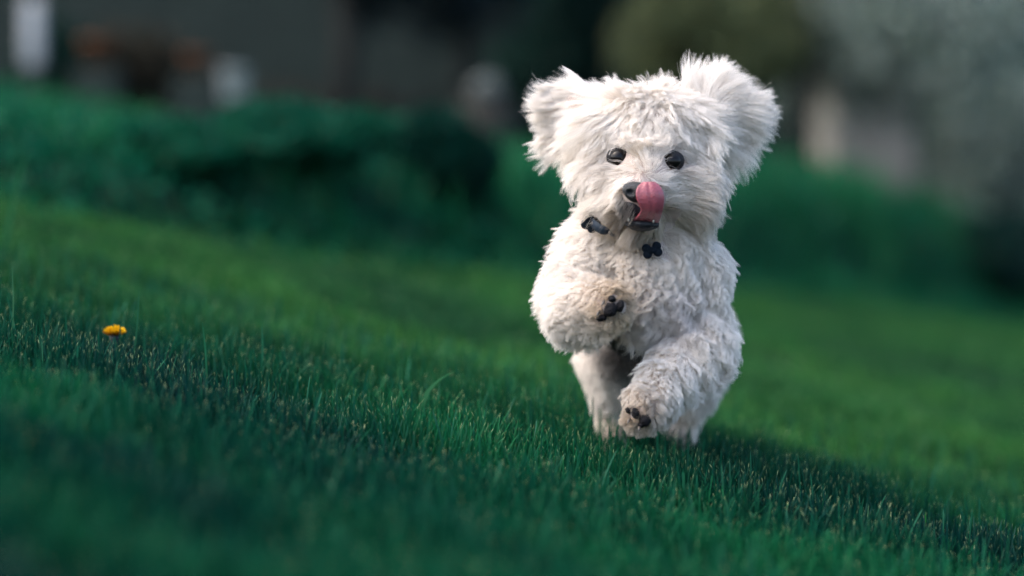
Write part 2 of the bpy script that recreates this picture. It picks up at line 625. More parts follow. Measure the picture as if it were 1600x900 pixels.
# white bucket on the bank
d = 10.8
x, y = at_px(367, d)
zb = z_at(158, d); hh = z_at(108, d) - zb
zb = max(zb, float(zg(x, y)))
o = empty("white_bucket", (x, y, zb), "white bucket standing upside the weeds, second white spot from the left", "bucket")
o["label"] = "white bucket standing on the bank before the dark fence"
prof = [(0.050, 0), (0.062, hh * 0.97), (0.067, hh * 0.97), (0.067, hh), (0.058, hh), (0.048, 0.012)]
link_mesh("shell", bm_mesh("shell", lathe(prof, (x, y, zb))), bucket_white, o)
bm = bmesh.new()
tube(bm, [(x + 0.066 * math.cos(a), y - 0.01, zb + hh * 0.93 - 0.05 * math.sin(a)) for a in np.linspace(0, math.pi, 12)], [0.003] * 12, 5)
link_mesh("handle", bm_mesh("handle", bm), wood, o)

# two clay pots
for px, py, s, lab in ((155, 105, 1.0, "terracotta clay pot right of the white post"), (310, 120, 0.85, "smaller terracotta clay pot left of the white bucket")):
    d = 11.3
    x, y = at_px(px, d)
    zb = max(z_at(py, d), float(zg(x, y)))
    o = empty("clay_pot", (x, y, float(zg(x, y))), lab, "flower pot", "clay pots by the fence")
    prof = [(0.045 * s, 0), (0.07 * s, 0.10 * s), (0.08 * s, 0.10 * s), (0.08 * s, 0.13 * s), (0.068 * s, 0.13 * s), (0.062 * s, 0.11 * s)]
    link_mesh("pot", bm_mesh("pot", lathe(prof, (x, y, zb))), terracotta, o)
    if zb > zg(x, y) + 0.01:
        bm = box_bm(x, y, (zb - 0.002 + float(zg(x, y)) - 0.05) / 2, 0.2, 0.2, zb - 0.002 - float(zg(x, y)) + 0.05, 0.01)
        o2 = link_mesh("wooden_stand", bm_mesh("wooden_stand", bm, False), wood)
        tag(o2, "dark wooden block under the " + lab, "plant stand")

# pale boulder near the dog's left ear
d = 10.5
x, y = at_px(762, d)
zb = z_at(165, d)
bm = bmesh.new()
bmesh.ops.create_icosphere(bm, subdivisions=3, radius=1)
for v in bm.verts:
    nn = noise.noise(v.co * 1.7) * 0.25 + noise.noise(v.co * 4) * 0.08
    v.co = Vector((v.co.x * 0.072, v.co.y * 0.07, v.co.z * 0.06)) * (1 + nn) + Vector((x, y, zb + 0.07))
gz = float(zg(x, y))
o = link_mesh("pale_stone", bm_mesh("pale_stone", bm), stone)
tag(o, "pale boulder on a stump left of the dog's raised ear", "boulder")
bm = bmesh.new()
tube(bm, [(x, y, gz - 0.05), (x, y, (gz + zb) / 2), (x, y, zb + 0.02)], [0.15, 0.125, 0.13], 14)
o = link_mesh("tree_stump", bm_mesh("tree_stump", bm), bark)
tag(o, "dark stump carrying the pale boulder", "stump")

# rendered garage wall at the right behind the blossom
plaster = material("plaster", (0.21, 0.205, 0.185), rough=0.9, noise_scale=3, noise_amt=0.18, bump=0.3, bump_scale=20)
dw = 15.5
xA, yA = at_px(1300, dw); xB, _ = at_px(1430, dw)
gz = float(zg((xA + xB) / 2, yA))
o = empty("garden_shed", ((xA + xB) / 2, yA, gz), "small pale rendered shed half hidden behind the white blossom", "shed")
wz = z_at(85, dw)
link_mesh("wall", bm_mesh("wall", box_bm((xA + xB) / 2, yA + 0.5, (gz - 0.2 + wz) / 2, xB - xA, 1.0, wz - gz + 0.2, 0.01), False), plaster, o)
link_mesh("roof", bm_mesh("roof", box_bm((xA + xB) / 2, yA + 0.5, wz + 0.03, xB - xA + 0.12, 1.12, 0.055, 0.01), False), wood, o)

# pale gate post right of the shed
d = 14.5
x, y = at_px(1482, d)
g = ground_pt(x, y)
o = link_mesh("stone_pillar", bm_mesh("stone_pillar", box_bm(x, y, (g.z - 0.1 + z_at(130, d)) / 2, 0.14, 0.14, z_at(130, d) - g.z + 0.1, 0.015), False), stone)
tag(o, "narrow pale stone pillar right of the rendered shed", "pillar")

# trees
x, y = at_px(1400, 13.2)
tree("blossom_tree", x + 0.15, y, 1.9, (-0.02, 0, 1.10), (1.10, 0.7, 0.74), 14000,
     [((0.42, 0.50, 0.44), 0.5), ((0.045, 0.09, 0.066), 0.3), ((0.13, 0.19, 0.145), 0.2)], 0.05,
     "white blossoming tree filling the upper right", petal_white, 0.06, 0.25, 16, 0.3)
x, y = at_px(1245, 12.8)
tree("bare_trunk_tree", x, y, 2.6, (0.0, 0.2, 2.3), (0.6, 0.6, 0.5), 5000, [((0.05, 0.075, 0.05), 1.0)], 0.06,
     "slim dark tree between the olive bush and the blossom", None, 0.05, 0.02, 10, 0.3)
x, y = at_px(1075, 13.0)
tree("olive_bush", x, y, 1.2, (0.05, 0, 0.95), (0.66, 0.45, 0.6), 13000, [((0.17, 0.20, 0.095), 0.6), ((0.09, 0.125, 0.07), 0.4)], 0.055,
     "olive green bushy tree right behind the dog's head", None, 0.05, 0.0, 12, 0.3)
x, y = at_px(905, 14.2)
tree("dark_conifer", x, y, 1.9, (-0.15, 0, 1.1), (0.55, 0.5, 1.1), 11000, [((0.010, 0.036, 0.031), 0.7), ((0.012, 0.045, 0.034), 0.3)], 0.05,
     "near-black evergreen behind the dog's left-hand ear", None, 0.07, 0.0, 14, 0.3)
for px, d, lab in ((560, 13.4, "dark slate-coloured evergreen in the middle of the fence line"), (730, 13.8, "dark bluish evergreen above the pale boulder")):
    x, y = at_px(px, d)
    tree("dark_conifer", x, y - 1.3, 1.7, (0.0, 0, 1.15), (0.55, 0.5, 0.75), 9000, [((0.014, 0.026, 0.034), 0.7), ((0.020, 0.040, 0.040), 0.3)], 0.05,
         lab, None, 0.06, 0.0, 12, 0.3)
x, y = at_px(20, 13.0)
tree("garden_tree", x - 0.2, y - 1.0, 1.9, (0.0, 0, 1.1), (0.5, 0.5, 0.75), 7000, [((0.012, 0.05, 0.036), 1.0)], 0.05,
     "dark green bush behind the white post", None, 0.05, 0.0, 12, 0.3)

for px, d, w_, h_, c_, lab in ((205, 13.0, 0.5, 0.5, (0.050, 0.048, 0.036), "dry brownish bush between the two clay pots"),
                               (480, 12.8, 0.55, 0.36, (0.045, 0.042, 0.034), "low brown withered bush right of the white bucket"),
                               (620, 12.4, 0.5, 0.34, (0.040, 0.036, 0.032), "brown bush left of the pale boulder"),
                               (100, 12.6, 0.36, 0.4, (0.012, 0.045, 0.034), "dark green bush right behind the white post's foot")):
    x, y = at_px(px, d)
    shrub("shrub", x, y, w_, h_, 3500, c_, 0.04, lab, "bush")

x, y = at_px(1545, 12.9)
shrub("blossom_bush", x, y, 0.75, 1.0, 9000, (0.26, 0.32, 0.27), 0.045, "pale flowering bush at the right edge under the blossoming tree", "bush")

# a wood far behind that closes the view
n = 30000
P = np.stack([rng.uniform(-9, 12, n), rng.uniform(15.5, 19, n), rng.random(n) ** 1.2 * 3.2], 1)
P[:, 2] += zg(P[:, 0], P[:, 1])
colw = np.where((fnoise(P, 0.9, 8) > 0.1)[:, None], np.array([0.020, 0.045, 0.036]), np.array([0.032, 0.042, 0.038])) * rng.uniform(0.6, 1.4, (n, 1))
V, Fs, T = leaf_faces(P, rng.uniform(0.08, 0.2, n), colw)
wood_mass = link_mesh("far_woods", np_mesh("far_woods", V, Fs, T), leaf_mat)
tag(wood_mass, "dark far trees closing the view behind the garden", None, None, "stuff")

# ------------------------------------------------------------------ dandelion
x, y, z = W(179, 521, 0.10)
gz = float(zg(x, y))
o = empty("dandelion", (x, y, gz), "half-open yellow dandelion standing in the grass on the left", "flower")
stem_m = material("dandelion_stem", (0.06, 0.13, 0.07), rough=0.5)
yellow = leafy("dandelion_florets", transl=0.25, gloss=0.02)
bm = bmesh.new()
tube(bm, [(x - 0.008, y, gz - 0.005), (x - 0.006, y, gz + 0.45 * (z - gz)), (x, y, z - 0.008)], [0.0018, 0.0016, 0.0015], 8)
link_mesh("stem", bm_mesh("stem", bm), stem_m, o)
bm = lathe([(0.0016, -0.016), (0.0046, -0.013), (0.0058, -0.007), (0.0062, -0.001), (0.002, 0.0)], (x, y, z), 14)
link_mesh("calyx", bm_mesh("calyx", bm), material("dandelion_calyx", (0.020, 0.030, 0.035), rough=0.6), o)
# ray florets
n = 300
a = rng.uniform(0, 2 * np.pi, n); tilt = rng.random(n) ** 0.6 * 1.08
L = rng.uniform(0.0095, 0.0128, n)
axis = unit(np.array([[0.25, -0.55, 1.0]]))[0]
rad = np.stack([np.cos(a), np.sin(a), np.zeros(n)], 1)
dirs = unit(rad * np.sin(tilt)[:, None] + axis * np.cos(tilt)[:, None])
side = unit(np.cross(dirs, rad + np.array([0, 0, 0.3])))
b0 = np.array([x, y, z - 0.003]) + rad * 0.003
wd = 0.0010
V = np.stack([b0 - side * wd * 0.5, b0 + side * wd * 0.5, b0 + dirs * (L * 0.6)[:, None] + side * wd, b0 + dirs * (L * 0.6)[:, None] - side * wd,
              b0 + dirs * L[:, None] + side * wd * 0.8 + np.array([0, 0, 0.0005]), b0 + dirs * L[:, None] - side * wd * 0.8], 1)
base = (np.arange(n) * 6)[:, None]
f = np.concatenate([base + np.array([[0, 1, 2, 3]]), base + np.array([[3, 2, 4, 5]])])
col = np.where((tilt > 0.92)[:, None], np.array([0.42, 0.21, 0.02]), np.array([0.78, 0.50, 0.014])) * rng.uniform(0.75, 1.1, (n, 1))
fl = link_mesh("petals", np_mesh("petals", V.reshape(-1, 3), f, np.repeat(col, 6, axis=0)), yellow, o)
fl["kind"] = "stuff"

# ------------------------------------------------------------------ dog
# bones of the body as chains of balls (pixel x, pixel y, metres behind the face plane, radius)
EARS = [((948, 182), [(900, 146, 22), (878, 140, 34), (862, 146, 37), (863, 164, 35), (866, 186, 30), (873, 210, 32), (884, 232, 37)]),
        ((1085, 184), [(1096, 128, 24), (1112, 122, 36), (1132, 130, 27), (1152, 138, 34), (1168, 148, 37), (1174, 166, 38), (1171, 188, 35), (1161, 208, 33), (1149, 228, 35), (1136, 240, 38)])]
EAR_CHAINS, EAR_GUIDES = [], []
for (bx, by), tips in EARS:
    for (tx, ty, tl) in tips:
        mx_, my_ = bx + (tx - bx) * 0.5, by + (ty - by) * 0.5
        EAR_CHAINS.append([(bx, by, .062, .022), (mx_, my_, .070, .013), (tx, ty, .078, .0058)])
        L_ = math.hypot(tx - bx, ty - by)
        ux, uy = (tx - bx) / L_, (ty - by) / L_
        EAR_GUIDES += [(mx_, my_, .058, ux, uy + .12, -.05, .24, 54, 1.0), (tx, ty, .074, ux, uy + .08 + (.45 if ty > 200 else 0), 0, .16, tl * (1.2 if ty > 200 else 1), 1.6)]
chains = [
    # torso
    [(1018, 430, .070, .068), (1026, 452, .13, .069), (1030, 470, .21, .068), (1030, 484, .30, .066), (1030, 490, .36, .054)],
    [(1018, 400, .055, .060), (1014, 330, .055, .052), (1013, 260, .050, .058)],
    [(1020, 470, .045, .055), (1025, 420, .04, .055)],
    # skull, cheeks, muzzle
    [(1013, 240, .045, .064), (1000, 212, .045, .050)], [(970, 208, .042, .038), (1050, 210, .042, .037)],
    [(1010, 262, .02, .050), (1004, 295, -.020, .031), (995, 306, -.046, .0195)],
    [(957, 282, .020, .030), (964, 312, .012, .025)], [(1070, 280, .020, .032), (1058, 314, .012, .025)],
    [(1004, 342, .0, .022), (1003, 347, -.026, .0150)],
    # ears, fanned out sideways
    *EAR_CHAINS,
    # fore leg raised (left in the picture): shoulder, elbow, wrist, paw
    [(944, 388, .055, .041), (920, 428, .045, .038), (908, 468, .030, .033), (908, 484, -.015, .030), (938, 482, -.050, .024), (954, 480, -.066, .021)],
    # other fore leg reaching forward and down
    [(1076, 425, .055, .042), (1078, 490, .045, .036), (1088, 540, .030, .035), (1062, 575, .002, .028), (1034, 602, -.030, .024), (1010, 634, -.052, .022), (1004, 648, -.058, .019)],
    # hind leg left
    [(985, 520, .32, .058), (955, 565, .255, .038), (950, 610, .26, .024), (954, 650, .27, .018), (957, 682, .245, .017), (957, 690, .222, .015)],
    # hind leg right
    [(1068, 525, .32, .058), (1074, 578, .25, .040), (1074, 612, .26, .029), (1070, 645, .30, .020), (1066, 668, .30, .018), (1062, 676, .275, .016)],
    # tail root
    [(1048, 440, .36, .022), (1055, 390, .40, .012), (1050, 350, .39, .009)],
]
bm = bmesh.new()
for ch in chains:
    for (a, b) in zip(ch, ch[1:]):
        pa, pb = W(*a[:3]), W(*b[:3])
        L = np.linalg.norm(pb - pa)
        ns = max(2, int(L / (0.45 * min(a[3], b[3]))) + 1)
        for k in range(ns + 1):
            t = k / ns
            bmesh.ops.create_icosphere(bm, subdivisions=3, radius=a[3] * (1 - t) + b[3] * t, matrix=Matrix.Translation(Vector(pa * (1 - t) + pb * t)))
me = bpy.data.meshes.new("dog_lumps")
bm.to_mesh(me); bm.free()
tmp = bpy.data.objects.new("dog_lumps", me)
COL.objects.link(tmp)
rm = tmp.modifiers.new("r", 'REMESH'); rm.mode = 'VOXEL'; rm.voxel_size = 0.0034
sm = tmp.modifiers.new("s", 'SMOOTH'); sm.iterations = 6; sm.factor = 0.5
dg = bpy.context.evaluated_depsgraph_get()
body_me = bpy.data.meshes.new_from_object(tmp.evaluated_get(dg))
bpy.data.objects.remove(tmp)
body_me.name = "dog"
body_me.polygons.foreach_set("use_smooth", np.ones(len(body_me.polygons), bool))
skin = material("dog_skin", (0.46, 0.38, 0.34), rough=0.8, spec=0.2, noise_scale=40, noise_amt=0.2)
dog = link_mesh("dog", body_me, skin)
tag(dog, "small fluffy white dog running towards the camera licking its nose", "dog")

black_wet = material("nose_leather", (0.010, 0.012, 0.016), rough=0.32, spec=0.5, bump=0.5, bump_scale=900)
black_skin = material("dark_lip", (0.012, 0.013, 0.017), rough=0.5, spec=0.4, bump=0.3, bump_scale=300)
eye_m = material("eye", (0.005, 0.004, 0.004), rough=0.2, spec=0.25, coat=0.06)
lid_m = material("eyelid", (0.007, 0.007, 0.009), rough=0.55)
pad_m = material("paw_pad", (0.010, 0.010, 0.012), rough=0.85, spec=0.15, bump=0.6, bump_scale=500)
claw_m = material("claw", (0.10, 0.085, 0.075), rough=0.4)
navy = material("navy_charm", (0.004, 0.009, 0.016), rough=0.75, spec=0.15)
strap_m = material("collar_strap", (0.008, 0.020, 0.036), rough=0.7, noise_scale=120, noise_amt=0.4)
tooth_m = material("tooth", (0.45, 0.42, 0.36), rough=0.3)

PXM = D / F      # metres per photograph pixel in the face plane


def ball(name, mat, px, py, dy, r, parent=dog, rot=0.0, sub=3, deform=None):
    """Ellipsoid part r = (rx, ry, rz) metres at a pixel, turned in the picture plane."""
    bm = bmesh.new()
    bmesh.ops.create_icosphere(bm, subdivisions=sub, radius=1)
    c = Vector(W(px, py, dy))
    R = Matrix.Rotation(rot, 3, 'Y')
    for v in bm.verts:
        q = v.co.copy()
        if deform: q = deform(q)
        v.co = c + R @ Vector((q.x * r[0], q.y * r[1], q.z * r[2]))
    return link_mesh(name, bm_mesh(name, bm), mat, parent)


# eyes with dark lids
EYES = [(967, 246, -.014), (1050, 252, -.014)]


def surf_depth(px, py):
    """Depth (dy) at which the camera ray through a pixel meets the body."""
    o_ = Vector((0, -D, CAM_Z)); t_ = Vector(W(px, py, 0.0))
    hit, loc, nrm, idx = dog.ray_cast(o_, (t_ - o_).normalized())
    return (loc.y, nrm) if hit else (0.05, Vector((0, -1, 0)))


bpy.context.view_layer.update()
eye_d = []
for (px, py, _) in EYES:
    sd, nn = surf_depth(px, py)
    dd = sd - 0.0038
    eye_d.append(dd)
    lid = ball("eyelid", lid_m, px, py, dd + 0.0052, (.0138, .0074, .0118), rot=0.12 if px < 1000 else -0.12)
    ball("eye", eye_m, px, py + 0.5, dd + 0.0038, (.0104, .0085, .0094), sub=4)

# nose
nd, _ = surf_depth(993, 303)
def nose_shape(q):
    q = q.copy()
    q.x *= 1.0 + 0.28 * q.z
    q.z *= 0.9
    for sx in (-1, 1):                      # nostrils
        dx, dz = q.x - sx * 0.42, q.z + 0.05
        g = math.exp(-(dx * dx + dz * dz) / 0.045)
        if q.y < 0: q.y += 0.55 * g
    return q
ball("nose", black_wet, 993, 300, nd - 0.001, (.0140, .0100, .0122), rot=0.05, sub=4, deform=nose_shape)
# lips: dark skin under the nose and the lower lip
ball("upper_lip", black_skin, 988, 324, nd + 0.014, (.0110, .0130, .0135), rot=-0.15)
ball("lower_lip", black_skin, 1003, 350, nd + 0.020, (.0182, .0175, .0078), rot=0.05, deform=lambda q: q * (1 + 0.16 * noise.noise(q * 2.3)))
for px, py in ((982, 343.5), (1021, 345.5)):
    ball("tooth", tooth_m, px, py, nd + 0.0015, (.0012, .0014, .0022), sub=2)

# tongue curled up over the nose
rows = [((988, 345), (1029, 349)), ((995, 338.5), (1032, 340)), ((1001.5, 331), (1034.5, 331)), ((1001, 323), (1036.5, 322)), ((996, 315.5), (1038, 312.5)),
        ((993, 307), (1037.5, 303)), ((993, 298), (1034, 294.5)), ((997, 289.5), (1028.5, 288)), ((1006, 284), (1021, 284))]
dep = [0.012, 0.0, -0.008, -0.0125, -0.015, -0.0155, -0.0145, -0.012, -0.009]
V = []
NU = 13
for (l, r), dz in zip(rows, dep):
    for k in range(NU):
        u = k / (NU - 1)
        s = 2 * u - 1
        groove = 0.0012 * math.exp(-((u - 0.52) / 0.06) ** 2)
        bulge = -0.0036 * (1 - s * s) + groove
        curl = -0.0022 * math.exp(-((u - 0.0) / 0.12) ** 2) + 0.006 * max(0, s - 0.55) ** 1.0
        V.append(W(l[0] * (1 - u) + r[0] * u, l[1] * (1 - u) + r[1] * u, nd + dz + bulge + curl))
NR = len(rows)
f = np.array([[r * NU + k, r * NU + k + 1, (r + 1) * NU + k + 1, (r + 1) * NU + k] for r in range(NR - 1) for k in range(NU - 1)])
pink = material("tongue", (0.32, 0.078, 0.102), rough=0.45, spec=0.45, noise_scale=90, noise_amt=0.30, bump=0.3, bump_scale=420, sss=0.25, coat=0.5)
tongue = link_mesh("tongue", np_mesh("tongue", np.array(V), f), pink, dog)
md = tongue.modifiers.new("thick", 'SOLIDIFY'); md.thickness = 0.0024; md.offset = 0
md = tongue.modifiers.new("soft", 'SUBSURF'); md.levels = 2; md.render_levels = 2

# paw pads and claws
PADS = [  # px, py, dy, half sizes in px, rotation
    (954, 484, 0, 9, 11, 0.5), (956.5, 467, 0, 5.5, 5.0, 0.4), (969, 478.5, 0, 5.5, 8.5, 0.2), (940, 497, 0, 7.5, 5.0, -0.3),
    (1008, 657, 0, 8.5, 8.5, 0.3), (993, 646, 0, 5.5, 8.0, -0.2), (981, 641, 0, 3.5, 5.0, -0.5), (1002, 664, 0, 5, 4, 0.0)]
pad_pos = []
for (px, py, _, a, b, rt) in PADS:
    sd, nn = surf_depth(px, py)
    dd = sd - 0.010
    pad_pos.append((px, py, dd, max(a, b)))
    ball("paw_pad", pad_m, px, py, dd + 0.0045, (a * PXM * 1.08, .0065, b * PXM * 1.08), rot=rt, deform=lambda q, k=px: q * (1 + 0.22 * noise.noise(q * 1.6 + Vector((k, 0, 0)))))
for (px, py, ex, ey) in ((944, 470, 940, 478), (936, 486, 932, 494), (984, 655, 980, 662), (999, 666, 998, 674)):
    sd, _n = surf_depth(px, py)
    bm = bmesh.new()
    tube(bm, [W(px, py, sd - 0.006), W((px + ex) / 2, (py + ey) / 2, sd - 0.014), W(ex, ey, sd - 0.016)], [.0016, .0013, .0003], 8)
    link_mesh("claw", bm_mesh("claw", bm), claw_m, dog)

# collar: strap round the neck, two navy bone charms
ring = []
collar_px = [(922, 335, .04), (929, 351, -.006), (947, 362, -.014), (962, 368, .004), (985, 378, .002), (1019, 384, .0), (1056, 372, .014), (1080, 350, .034), (1090, 330, .055), (1075, 305, .095), (1015, 295, .115), (950, 305, .09)]
pts = [Vector(W(*c)) for c in collar_px]
bm = bmesh.new()
nv = []
NP = len(pts)
fine = []
for i in range(NP):
    p0, p1, p2, p3 = pts[i - 1], pts[i], pts[(i + 1) % NP], pts[(i + 2) % NP]
    for s in range(5):
        t = s / 5
        fine.append(0.5 * ((2 * p1) + (p2 - p0) * t + (2 * p0 - 5 * p1 + 4 * p2 - p3) * t * t + (3 * p1 - p0 - 3 * p2 + p3) * t ** 3))
NP = len(fine)
cen = sum(fine, Vector()) / NP
for i, p in enumerate(fine):
    t = (fine[(i + 1) % NP] - fine[i - 1]).normalized()
    out = (p - cen); out = (out - t * out.dot(t)).normalized()
    up = t.cross(out).normalized()
    nv.append([bm.verts.new(p + up * a + out * b) for a, b in ((-.005, -.001), (.005, -.001), (.005, .001), (-.005, .001))])
for i in range(NP):
    a, b = nv[i], nv[(i + 1) % NP]
    for k in range(4):
        bm.faces.new((a[k], a[(k + 1) % 4], b[(k + 1) % 4], b[k]))
collar = link_mesh("collar", bm_mesh("collar", bm), strap_m, dog)


def bone(px, py, dd, length, r, rot):
    bm = bmesh.new()
    c = Vector(W(px, py, dd))
    R = Matrix.Rotation(rot, 3, 'Y')
    for sx in (-1, 1):
        for sz in (-1, 1):
            bmesh.ops.create_uvsphere(bm, u_segments=16, v_segments=10, radius=r, matrix=Matrix.Translation(Vector((sx * length / 2, 0, sz * r * 0.66))) @ Matrix.Diagonal((1, 0.45, 1, 1)))
    bmesh.ops.create_cube(bm, size=1, matrix=Matrix.Diagonal((length, r * 0.8, r * 1.5, 1)))
    for v in bm.verts:
        v.co = c + R @ v.co
    return link_mesh("bone_charm", bm_mesh("bone_charm", bm), navy, collar)


for args in ((1019, 391, -.032, .0115, .0050, -0.22), (923, 349, -.008, .0080, .0056, 0.55)):
    args = (*args[:2], surf_depth(*args[:2])[0] - (0.0125 if args[0] > 1000 else 0.0215), *args[3:])
    b = bone(*args)
    b.parent = collar; b.matrix_parent_inverse = Matrix.Identity(4)

# ------------------------------------------------------------------ fur
# groom guides: px, py, depth, comb (right, down, away), lift off the skin 0..1, length mm, curl mm
G = [
    # crown
    (1010, 140, .040, .1, -.5, -.5, .75, 28, 4), (965, 138, .040, -.4, -.8, -.3, .8, 32, 5), (1058, 146, .040, .6, -.5, -.4, .7, 27, 3),
    (925, 135, .055, -.6, -1, 0, .8, 34, 3), (1010, 140, .10, 0, -.3, 1, .6, 25, 3),
    (1000, 160, .0, -.2, .5, -.5, .8, 24, 6), (1040, 165, .0, .3, .5, -.5, .8, 24, 6), (960, 170, .0, -.5, .4, -.4, .8, 26, 5),
    (935, 160, .02, -1, -.25, -.1, .4, 46, 2), (930, 185, .015, -.9, .3, -.1, .4, 44, 2), (1088, 158, .02, .9, -.4, -.1, .4, 44, 2), (1094, 182, .015, .9, .25, -.1, .4, 44, 2),
    # forehead
    (1012, 192, -.015, .15, .8, -.4, .7, 22, 7), (975, 195, -.012, -.5, .7, -.3, .6, 24, 6), (1055, 198, -.012, .5, .7, -.3, .6, 23, 6),
    (1010, 232, -.025, .0, -.5, -.5, .6, 13, 4), (950, 222, -.01, -.8, .35, -.2, .6, 22, 4), (1065, 226, -.01, .8, .35, -.2, .6, 22, 4),
    (985, 222, -.02, -.3, -.4, -.3, .6, 14, 4), (1035, 228, -.02, .3, -.4, -.3, .6, 14, 4),
    # cheeks
    (925, 215, .02, -.45, 1, -.2, .5, 38, 2), (912, 255, .03, -.45, 1, 0, .5, 32, 4), (918, 295, .03, -.35, 1, 0, .5, 28, 4),
    (1098, 215, .02, .42, 1, -.2, .5, 38, 2), (1118, 255, .03, .4, 1, 0, .5, 34, 4), (1112, 300, .03, .2, 1, 0, .5, 34, 4),
    (940, 255, .0, -.5, .8, -.1, .5, 24, 4), (1085, 258, .0, .5, .8, -.1, .5, 26, 4),
    # muzzle
    (1005, 268, -.03, 0, -.6, -.4, .5, 13, 2), (982, 268, -.03, -.7, -.35, -.3, .5, 17, 2), (1032, 272, -.03, .7, -.35, -.3, .5, 17, 2),
    (968, 290, -.02, -1, .2, -.3, .5, 31, 2), (1045, 292, -.02, 1, .15, -.3, .5, 31, 2),
    (965, 318, -.015, -.9, .8, -.25, .42, 35, 2), (1052, 318, -.015, .9, .7, -.25, .42, 35, 2),
    (978, 305, -.04, -.9, .6, -.2, .35, 12, 2), (1020, 300, -.04, .9, .1, -.2, .35, 12, 2),
    (960, 345, .0, -.5, 1, -.1, .5, 33, 3), (1055, 345, .0, .5, 1, -.1, .5, 33, 3),
    (1004, 360, -.03, 0, 1, -.15, .35, 20, 3), (985, 358, -.02, -.3, 1, -.1, .35, 20, 3), (1025, 358, -.02, .3, 1, -.1, .35, 20, 3),
    # ears
    *EAR_GUIDES,
    # neck and chest
    (1000, 400, .0, 0, .9, -.2, .7, 24, 7), (945, 385, .01, -.4, .8, -.2, .7, 25, 6), (1065, 390, .01, .4, .8, -.2, .7, 25, 6),
    (1030, 445, .0, .1, 1, -.2, .6, 27, 7), (1000, 480, .0, -.2, 1, -.2, .6, 24, 6), (1060, 480, .0, .3, 1, -.1, .6, 26, 6),
    (890, 345, .04, -.8, .1, .2, .8, 24, 4), (1115, 355, .05, .8, .2, .2, .7, 24, 4),
    # raised fore leg
    (880, 400, .03, -.8, .2, -.1, .8, 26, 5), (865, 445, .03, -1, .3, 0, .8, 27, 5), (905, 430, .0, -.6, -.1, -.5, .8, 26, 5), (940, 430, -.01, -.1, -.4, -.5, .8, 24, 5),
    (875, 495, .02, -.8, .7, 0, .7, 26, 5), (905, 515, .0, -.4, 1, -.1, .7, 26, 5), (905, 475, -.03, -.8, .1, -.4, .7, 24, 5),
    (945, 505, -.05, -.1, 1, -.3, .6, 20, 3), (972, 500, -.06, .5, .8, -.3, .6, 14, 2), (978, 468, -.06, .8, -.2, -.3, .6, 13, 2), (955, 455, -.06, .2, -.8, -.4, .7, 16, 3), (928, 482, -.06, -.8, .2, -.4, .6, 17, 3),
    # reaching fore leg
    (1100, 430, .01, .5, .8, -.2, .6, 27, 5), (1120, 480, .03, .6, .8, -.1, .6, 25, 5), (1085, 500, .0, .3, .9, -.3, .6, 27, 5), (1070, 550, -.01, .2, .8, -.4, .7, 26, 4),
    (1095, 570, .01, .9, .4, -.2, .7, 28, 4), (1040, 570, -.03, -.3, .3, -.5, .8, 24, 4), (1055, 610, -.03, .7, .7, -.2, .7, 22, 4),
    (1005, 610, -.06, -.4, -.1, -.6, .8, 20, 3), (982, 640, -.06, -.8, .4, -.2, .6, 13, 2), (1030, 645, -.05, .6, .8, -.2, .6, 17, 3), (1008, 672, -.06, .1, 1, -.2, .5, 11, 2),
    # flanks, back, rear
    (1130, 430, .12, .6, .5, .6, .7, 22, 4), (1145, 500, .22, .6, .6, .6, .7, 22, 4), (1140, 540, .32, .5, .8, .3, .7, 22, 4), (930, 430, .14, -.6, .5, .6, .7, 22, 4), (940, 510, .28, -.5, .7, .5, .6, 20, 4),
    (1020, 350, .16, 0, -.3, 1, .6, 22, 4), (1045, 400, .30, 0, -.3, 1, .6, 22, 4), (1050, 500, .42, 0, .8, .6, .6, 24, 4), (1052, 370, .40, .2, .3, .9, .5, 45, 4),
    (985, 540, .12, 0, .9, .3, .4, 12, 3), (1030, 550, .2, 0, .9, .3, .4, 12, 3),
    # hind legs
    (935, 575, .24, -.5, .9, -.1, .6, 18, 3), (938, 620, .25, -.3, 1, -.1, .6, 17, 3), (955, 665, .25, -.1, 1, -.1, .6, 14, 2), (957, 692, .225, 0, 1, -.3, .5, 10, 2), (980, 600, .25, .4, .9, 0, .6, 16, 3),
    (1130, 570, .25, .7, .7, -.1, .7, 20, 4), (1115, 615, .25, .6, .9, -.1, .7, 18, 4), (1090, 655, .26, .3, 1, -.1, .6, 16, 3), (1078, 695, .225, 0, 1, -.3, .5, 10, 2),
]
GP = np.array([W(g[0], g[1], g[2]) for g in G])
GC = unit(np.array([[g[3], g[5], -g[4]] for g in G], float))
GA = np.array([[g[6], g[7] * 1e-3, g[8] * 1e-3] for g in G])

body_me.calc_loop_triangles()
nv_ = len(body_me.vertices)
co = np.empty(nv_ * 3); body_me.vertices.foreach_get("co", co); co = co.reshape(-1, 3)
no = np.empty(nv_ * 3); body_me.vertices.foreach_get("normal", no); no = no.reshape(-1, 3)
tri = np.empty(len(body_me.loop_triangles) * 3, np.int32); body_me.loop_triangles.foreach_get("vertices", tri); tri = tri.reshape(-1, 3)
A, B, C3 = co[tri[:, 0]], co[tri[:, 1]], co[tri[:, 2]]
area = 0.5 * np.linalg.norm(np.cross(B - A, C3 - A), axis=1)
tn = unit(no[tri].mean(1))
tc_ = (A + B + C3) / 3
to_cam = unit(np.array([0, -D, CAM_Z]) - tc_)
facing = (tn * to_cam).sum(1)
wgt = area * np.where(facing > -0.35, 1.0, 0.45)
wgt *= np.where(tc_[:, 1] < 0.12, 1.35, 0.75)
N = 270000
ti = rng.choice(len(tri), N, p=wgt / wgt.sum())
r1, r2 = np.sqrt(rng.random(N)), rng.random(N)
b0, b1, b2 = (1 - r1)[:, None], (r1 * (1 - r2))[:, None], (r1 * r2)[:, None]
R0 = A[ti] * b0 + B[ti] * b1 + C3[ti] * b2
